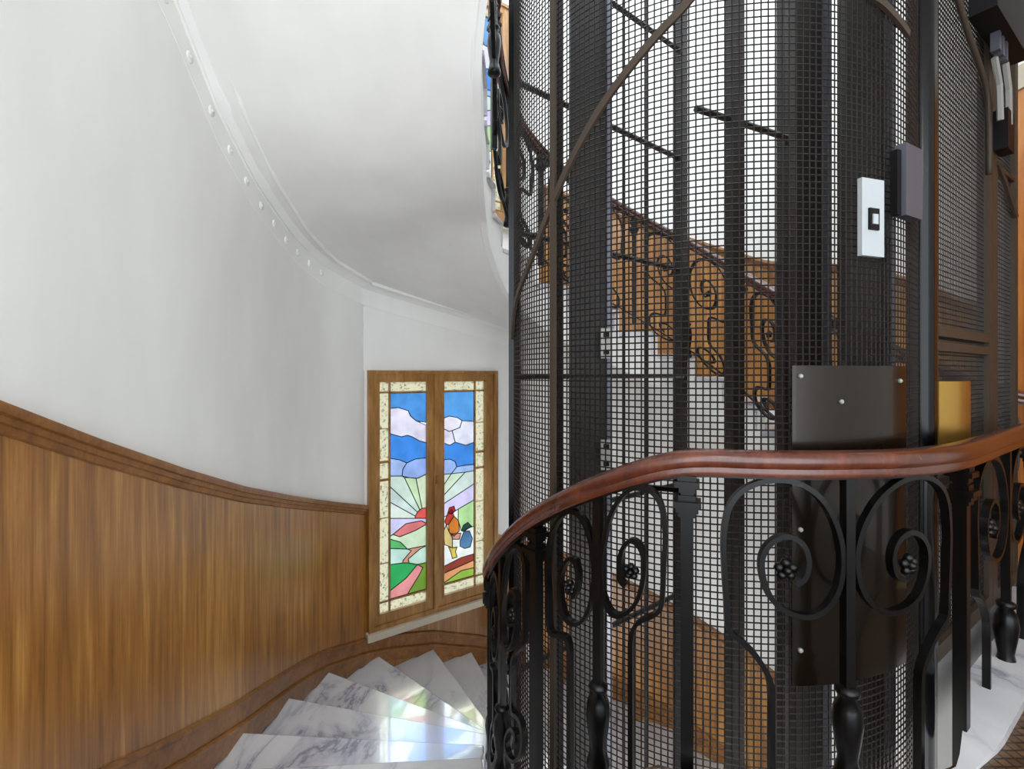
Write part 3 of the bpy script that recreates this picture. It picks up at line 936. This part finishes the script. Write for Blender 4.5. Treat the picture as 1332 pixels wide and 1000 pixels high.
# wire mesh of the round front
def wire_field(f_pt, nu, zlo, zhi, pitch, r, name, par, seg_u):
    """f_pt(i) -> plan point for vertical wire i of nu ; f_pt accepts floats"""
    m = MB()
    for i in range(nu + 1):
        p = f_pt(i)
        m.tube([(p[0], p[1], zlo), (p[0], p[1], zhi)], r, 4)
    nz = int((zhi - zlo) / pitch)
    us = [nu * k / seg_u for k in range(seg_u + 1)]
    for j in range(nz + 1):
        z = zlo + j * pitch
        m.tube([(*f_pt(u), z) for u in us], r, 4)
    return m.build(name, MT['mesh'], par, kind='stuff')
arc = RC * R(CL - CR_)
NU = int(arc / .0203)
wire_field(lambda i: pol(C1, RC - .006, CL + (CR_ - CL) * i / NU), NU, -1.5, 3.35, .0203, .0024, 'wire_mesh', cage, 44)

def vbar(name, p, tx, a, b, mat, z0=CZ0, z1=CZ1, par=cage):
    m = MB(); m.box((p[0], p[1], (z0 + z1) / 2), (a, b, z1 - z0), tx); return m.build(name, mat, par)
def arcbar(name, a0, a1, z, h, t, mat, r=RC, par=cage):
    m = MB(); rings = []
    n = max(2, int(abs(a1 - a0) / 4))
    for k in range(n + 1):
        a = a0 + (a1 - a0) * k / n
        p, q = pol(C1, r + t, a), pol(C1, r - t, a)
        rings.append([(*p, z - h), (*p, z + h), (*q, z + h), (*q, z - h)])
    return autosmooth(m.loft(rings).build(name, mat, par), 40)
def tang(a): a = R(a); return (math.cos(a), -math.sin(a))
def px_ang(u):
    x, y, z = on_circle(u, HZ, C1, RC); return math.degrees(math.atan2(-(x - C1[0]), -(y - C1[1])))
aL = px_ang(664); a722 = px_ang(721)
vbar('post', pol(C1, RC + .004, aL + 6), tang(aL + 6), .05, .035, MT['column'])
vbar('post', pol(C1, RC + .006, a722), tang(a722), .026, .012, MT['frame'])
vbar('post', pol(C1, RC - .02, a722), tang(a722), .014, .03, MT['mast'])
# arch bar over the round front
ARCH = [(661,440),(672,397),(690,345),(713,283),(735,230),(760,180),(790,130),(830,77),(860,42),(890,10)]
ap = []
for u, v in ARCH:
    x, y, z = on_circle(max(u, 668), v, C1, RC)
    ap.append((math.degrees(math.atan2(-(x - C1[0]), -(y - C1[1]))), z))
ap = ap + [(ap[-1][0] - 9, ap[-1][1] + .13), (ap[-1][0] - 20, ap[-1][1] + .24), (ap[-1][0] - 30, ap[-1][1] + .28), (ap[-1][0] - 40, ap[-1][1] + .24)]
ap += [(px_ang(1120), EYE + (HZ + 22) / FPX * 1.46), (px_ang(1145), EYE + (HZ - 6) / FPX * 1.5), (px_ang(1178), EYE + (HZ - 46) / FPX * 1.57)]
ap = catmull(ap, 5)
m = MB(); rings = []
for i, (a, z) in enumerate(ap):
    a0, z0 = ap[max(i - 1, 0)]; a1, z1 = ap[min(i + 1, len(ap) - 1)]
    ds, dz = -R(a1 - a0) * RC, z1 - z0; l = math.hypot(ds, dz)
    na, nz = math.degrees(dz / l * .012 / RC), ds / l * .012
    rings.append([(*pol(C1, RC + .012, a + na), z + nz), (*pol(C1, RC + .012, a - na), z - nz), (*pol(C1, RC, a - na), z - nz), (*pol(C1, RC, a + na), z + nz)])
autosmooth(m.loft(rings).build('arch_bar', MT['frame'], cage), 40)
arcbar('hoop', CL, px_ang(890), EYE - .005, .006, .004, MT['mast'], RC - .012)
arcbar('hoop', CL, CR_, 3.36, .03, .012, MT['frame'])
arcbar('hoop', CL, CR_, -1.5, .03, .012, MT['frame'])

# dark sheet fixed low on the round front beside the column
p0, p1 = px_ang(1028), px_ang(1174)
m = MB(); rings = []
zb_, zt_ = EYE - .905, EYE + .026
for k in range(13):
    a = p0 + (p1 - p0) * k / 12
    p, q = pol(C1, RC + .010, a), pol(C1, RC + .004, a)
    rings.append([(*p, zb_), (*p, zt_), (*q, zt_), (*q, zb_)])
sheet = autosmooth(m.loft(rings).build('cover_sheet', MT['plate'], cage), 40)
sheet['label'] = 'dark bronze cover sheet with bolts'
for u, z in ((1038, EYE - .005), (1165, EYE - .02), (1038, EYE - .45), (1038, EYE - .80), (1090, EYE - .08)):
    a = px_ang(u); p = pol(C1, RC + .012, a)
    m = MB(); c = Vector((*p, z)); n = Vector((-math.sin(R(a)), -math.cos(R(a)), 0)); t = Vector((*tang(a), 0)); zz = Vector((0, 0, 1))
    rr = [[c + n * q + (t * math.cos(2 * PI * j / 8) + zz * math.sin(2 * PI * j / 8)) * w_ for j in range(8)] for q, w_ in ((-.004, .007), (.003, .007), (.006, .004))]
    m.loft(rr).build('bolt', MT['zinc'], sheet, smooth=False)

# black column at the right of the round front
m = MB(); m.lathe(COLP, [(.042, CZ0), (.042, CZ1)], 24)
autosmooth(m.build('column', MT['column'], cage), 50)
GD = (.82, .572); GP = (COLP[0] + .075, COLP[1] + .055)
vbar('column', (COLP[0] + .048, COLP[1] + .020), GD, .035, .04, MT['column'])

# flat side after the column: gate
def gp(a, n=0.0): return (GP[0] + GD[0] * a + GD[1] * n, GP[1] + GD[1] * a - GD[0] * n)   # n towards the landing
def gbar(mm, a0, a1, z0, z1, n0, n1):
    mm.hexa([(*gp(a0, n1), z0), (*gp(a1, n1), z0), (*gp(a1, n0), z0), (*gp(a0, n0), z0), (*gp(a0, n1), z1), (*gp(a1, n1), z1), (*gp(a1, n0), z1), (*gp(a0, n0), z1)])
gate = thing('lift_gate', 'brown steel lift gate with fine wire mesh, rails and brass push plate', 'gate', (*gp(.4), 0))
AE = .80
m = MB()
gbar(m, .0, .035, .04, 3.3, -.02, .02); gbar(m, AE - .06, AE, .04, 3.3, -.02, .02)
gbar(m, .035, AE - .06, .04, .10, -.02, .02); gbar(m, .035, AE - .06, 3.24, 3.3, -.02, .02)
m.build('gate_frame', MT['frame'], gate)
for z0, z1 in ((EYE + .142, EYE + .18), (EYE + .088, EYE + .122)):
    m = MB(); gbar(m, .035, AE - .06, z0, z1, -.02, .022); m.build('rail', MT['frame'], gate)
nn = int((AE - .095) / .0203)
wire_field(lambda i: gp(.035 + (AE - .095) * i / nn), nn, .1, 3.24, .0203, .0026, 'wire_mesh', gate, 2)
m = MB(); rings = []
for k in range(9):
    a = .02 + .30 * k / 8; b = .026 + .05 * math.sin(PI * k / 8)
    p, q = gp(a, b), gp(a, b - .006)
    rings.append([(*p, EYE - .33), (*p, EYE - .025), (*q, EYE - .025), (*q, EYE - .33)])
pp = autosmooth(m.loft(rings).build('push_plate', MT['brass'], gate), 40); pp['label'] = 'polished brass push plate'
m = MB(); gbar(m, -.02, 1.30, -1.0, .035, -.02, .012); ap_ = m.build('apron_sheet', MT['apron'], gate); ap_['label'] = 'grey sheet under the gate'
# arched corner inside the gate top
m = MB()
pts = catmull([(.10, EYE + 1.62), (.22, EYE + 1.52), (.40, EYE + 1.41), (.58, EYE + 1.33), (.70, EYE + 1.26), (.735, EYE + 1.16), (.74, EYE + .9)], 4)
m.tube([(*gp(a, .02), z) for a, z in pts], .012, 6)
m.build('arched_bar', MT['frame'], gate, smooth=True)

side = thing('lift_side_panel', 'narrow brown mesh panel with a slanting brace past the lift gate', 'panel', (*gp(1.0), 0))
m = MB(); gbar(m, AE + .01, AE + .09, .04, 3.3, -.02, .02); gbar(m, 1.24, 1.30, .04, 3.3, -.02, .02); gbar(m, AE + .09, 1.24, 3.24, 3.3, -.02, .02); gbar(m, AE + .09, 1.24, .04, .1, -.02, .02)
m.build('panel_frame', MT['frame'], side)
wire_field(lambda i: gp(AE + .09 + (1.24 - AE - .09) * i / 16), 16, .1, 3.24, .0203, .0026, 'wire_mesh', side, 2)
m = MB(); m.tube([(*gp(AE + .09, .012), EYE + .98), (*gp(1.24, .012), EYE + .99)], .012, 6); m.build('brace', MT['frame'], side)
m = MB(); m.tube([(*gp(AE + .07, .022), EYE + .98), (*gp(1.0, .022), EYE + .93), (*gp(1.24, .022), EYE + .80)], .011, 6); m.build('brace', MT['frame'], side)

# lock box above the gate
lb = thing('lock_box', 'black box of the gate lock high on the cage with hanging levers', 'lock box', (*gp(.75, .05), EYE + 1.36))
m = MB(); gbar(m, .40, .98, EYE + 1.46, EYE + 1.72, .024, .11)
b = m.build('housing', MT['dark'], lb)
for a in (.60, .66, .72):
    m = MB(); gbar(m, a, a + .03, EYE + 1.38, EYE + 1.48, .05, .08); m.build('lever', MT['steel'], lb)
m = MB(); m.tube([(*gp(.62, .06), EYE + 1.36), (*gp(.70, .06), EYE + 1.27), (*gp(.72, .06), EYE + 1.12)], .012, 6); m.build('lever_arm', MT['zinc'], lb)
m = MB(); m.tube([(*gp(.80, .06), EYE + 1.40), (*gp(.86, .06), EYE + 1.30), (*gp(.87, .06), EYE + 1.14)], .014, 6); m.build('lever_arm', MT['zinc'], lb)
m = MB(); gbar(m, .80, .92, EYE + 1.02, EYE + 1.20, .022, .07); m.build('catch', MT['dark'], lb)

# back of the shaft: slanting left frame with hoops, right frame
bk = thing('shaft_rear_frame', 'dark steel posts and cross bars at the back of the lift shaft', 'steel frame', (.56, 2.9, CZ0))
BA, BB = (-.0, 2.47), (1.156, 3.38)
bd = (BB[0] - BA[0], BB[1] - BA[1])
vbar('post', BB, bd, .085, .06, MT['mast'], par=bk)
for z in (EYE - .01, EYE + .72, EYE + 1.48, EYE + 2.22, EYE - .75, EYE - 1.5):
    m = MB(); m.tube([(BA[0], BA[1], z), (BB[0], BB[1], z)], .016, 6); m.build('cross_bar', MT['mast'], bk)
for u in (812, 840):
    x, y, z = on_plane(u, 500, BA, bd); m = MB(); m.tube([(x, y, CZ0), (x, y, CZ1)], .007 if u == 812 else .011, 6); m.build('rod', MT['mast'], bk)
BM = (1.24, 2.74)
vbar('post', BM, (1, .45), .085, .06, MT['mast'], par=bk)
m = MB(); m.tube([(.975, 2.61, EYE + 1.41), (1.70, 2.96, EYE + 1.41)], .018, 6); m.build('cross_bar', MT['mast'], bk)
vbar('post', (1.66, 3.0), (1, .4), .06, .06, MT['mast'], par=bk)

# guide masts inside the shaft
def mast(px0, px1, dep, label, plates):
    x0, x1 = (px0 - CX) / FPX * dep, (px1 - CX) / FPX * dep
    t = thing('guide_mast', label, 'guide rail', ((x0 + x1) / 2, dep, CZ0))
    vbar('mast', ((x0 + x1) / 2, dep + .04), (1, 0), x1 - x0, .06, MT['mast'], par=t)
    vbar('guide_rail', (x1 - .012, dep), (1, 0), .024, .05, MT['steel'], par=t)
    for v in plates:
        z = EYE + (HZ - v) / FPX * dep
        m = MB(); m.box((x1 - .03, dep - .03, z), (.05, .01, .14), (1, 0)); pl = m.build('fish_plate', MT['zinc'], t)
        for dz in (-.04, .04):
            m = MB(); m.box((x1 - .03, dep - .038, z + dz), (.026, .01, .022), (1, 0)); m.build('bolt', MT['dark'], pl)
    return t
mast(742, 795, 2.32, 'dark lift guide mast with pale bolted plates inside the cage behind the arch bar', (447, 590))
mast(1036, 1078, 2.50, 'dark lift guide mast inside the cage behind the white call panel', ())
mast(1102, 1160, 2.25, 'wide dark guide mast inside the cage beside the black column', ())

# call panel and grey box fixed to the mesh
def on_front(u0, u1, v0, v1, th, mat, name, par=None, r=RC + .012):
    a0, a1 = px_ang(u0), px_ang(u1); am = (a0 + a1) / 2
    p = pol(C1, r + th / 2, am); x, y, zt = on_circle((u0 + u1) / 2, v0, C1, r); _, _, zb = on_circle((u0 + u1) / 2, v1, C1, r)
    wdt = abs(R(a1 - a0)) * r
    m = MB(); m.box((p[0], p[1], (zt + zb) / 2), (wdt, th, zt - zb), tang(am))
    o = m.build(name, mat, par)
    return o, p, am, (zt + zb) / 2
cp = thing('call_panel', 'white upright call panel with a small dark framed button on the wire mesh', 'panel', (*pol(C1, RC + .02, px_ang(1124)), EYE + .4))
o, p, am, zc = on_front(1110, 1138, 234, 334, .014, MT['panel'], 'panel_plate', cp)
on_front(1118, 1130, 270, 298, .006, MT['dark'], 'button_frame', cp, RC + .026)
on_front(1121, 1127, 277, 290, .004, MT['panel'], 'button', cp, RC + .032)
gb = thing('grey_box', 'grey metal box fixed on the mesh beside the black column', 'box', (*pol(C1, RC + .02, px_ang(1166)), EYE + .5))
on_front(1157, 1178, 192, 284, .03, MT['steel'], 'cover', gb)
on_front(1152, 1157, 196, 280, .02, MT['dark'], 'hinge_side', gb)
# tie bars between railing posts and the cage
for sp in (sP1,):
    a = pol(C1, RR - .015, 20.4); z = zA(sp) - .12
    m = MB(); m.tube([(a[0], a[1], z), (*pol(C1, RC + .015, 38), z - .02)], .008, 6); m.build('tie_bar', MT['iron'], rail)

# ------------------------------------------------------------------ landing: door, rug
door = thing('door_1', 'orange brown wooden landing door with panelled leaf and brass knob', None, (2.95, 2.35, 0)); door['kind'] = 'structure'
m = MB()
for y0, y1, z0, z1 in ((2.80, 2.92, 0, 2.74), (1.50, 1.62, 0, 2.74), (1.62, 2.80, 2.62, 2.74)):
    m.hexa([(2.93, y0, z0), (2.99, y0, z0), (2.99, y1, z0), (2.93, y1, z0), (2.93, y0, z1), (2.99, y0, z1), (2.99, y1, z1), (2.93, y1, z1)])
m.build('door_frame', MT['wood_door'], door)
m = MB(); m.hexa([(2.92, 1.45, 2.742), (3.012, 1.45, 2.742), (3.012, 2.96, 2.742), (2.92, 2.96, 2.742), (2.92, 1.45, 2.88), (3.012, 1.45, 2.88), (3.012, 2.96, 2.88), (2.92, 2.96, 2.88)])
m.build('frieze', MT['stone'], door)
m = MB(); m.hexa([(2.955, 1.63, 0.005), (2.99, 1.63, 0.005), (2.99, 2.79, 0.005), (2.955, 2.79, 0.005), (2.955, 1.63, 2.61), (2.99, 1.63, 2.61), (2.99, 2.79, 2.61), (2.955, 2.79, 2.61)])
leaf = m.build('door_leaf', MT['wood_door'], door)
for z0, z1 in ((.25, .95), (1.15, 2.45)):
    for y0, y1 in ((1.75, 2.16), (2.26, 2.66)):
        m = MB(); m.hexa([(2.945, y0, z0), (2.96, y0, z0), (2.96, y1, z0), (2.945, y1, z0), (2.945, y0, z1), (2.96, y0, z1), (2.96, y1, z1), (2.945, y1, z1)])
        m.build('door_panel', MT['wood_door'], leaf)
m = MB(); m.tube([(2.955, 2.73, EYE + .31), (2.92, 2.73, EYE + .31), (2.905, 2.73, EYE + .31), (2.885, 2.73, EYE + .31)], [.012, .012, .026, .02], 10); m.build('knob', MT['brass'], leaf, smooth=True)
m = MB(); m.box((2.945, 2.75, EYE + .52), (.02, .06, .2), (1, 0)); m.build('lock_plate', MT['panel'], leaf)
m = MB(); m.hexa([(2.06, 2.10 + .62, .002)] * 0 or [(2.35, 1.30, .002), (2.86, 1.30, .002), (2.86, 2.60, .002), (2.66, 2.60, .002), (2.35, 1.30, .012), (2.86, 1.30, .012), (2.86, 2.60, .012), (2.66, 2.60, .012)])
rg = m.build('door_rug', MT['rug'])
tag(rg, 'dark brown and cream patterned rug on the landing floor by the wooden door', 'rug')

# ------------------------------------------------------------------ landing lamp (above and behind the viewer), added fill light below
def lamp_or_fill(c, zc, drop, label, power):
    og = M('opal_glass', (250, 244, 232), .3)
    bsdf(og).inputs['Emission Color'].default_value = (1, .95, .87, 1); bsdf(og).inputs['Emission Strength'].default_value = power
    lamp = thing('lamp_or_fill_globe', label, 'lamp', (c[0], c[1], zc))
    m = MB(); m.lathe(c, [(.001, zc), (.07, zc), (.07, zc - .02), (.05, zc - .035), (.012, zc - .04), (.012, zc - drop + .17), (.04, zc - drop + .15), (.04, zc - drop + .125), (.001, zc - drop + .125)][::-1], 16)
    m.build('stem', MT['brass'], lamp)
    z = zc - drop
    m = MB(); m.lathe(c, [(.001 + .13 * math.sin(PI * k / 12), z - .13 * math.cos(PI * k / 12)) for k in range(13)], 20); m.build('globe', og, lamp, smooth=True)
lamp_or_fill((.35, -.85), 3.2, .45, 'round opal glass ceiling lamp hanging over the landing', 24.0)
lamp_or_fill((.75, .55), -.22, .5, 'added unseen opal globe that brightens the lower hall under the landing', 150.0)  # unseen fill light, added to brighten the lower back wall and soffit
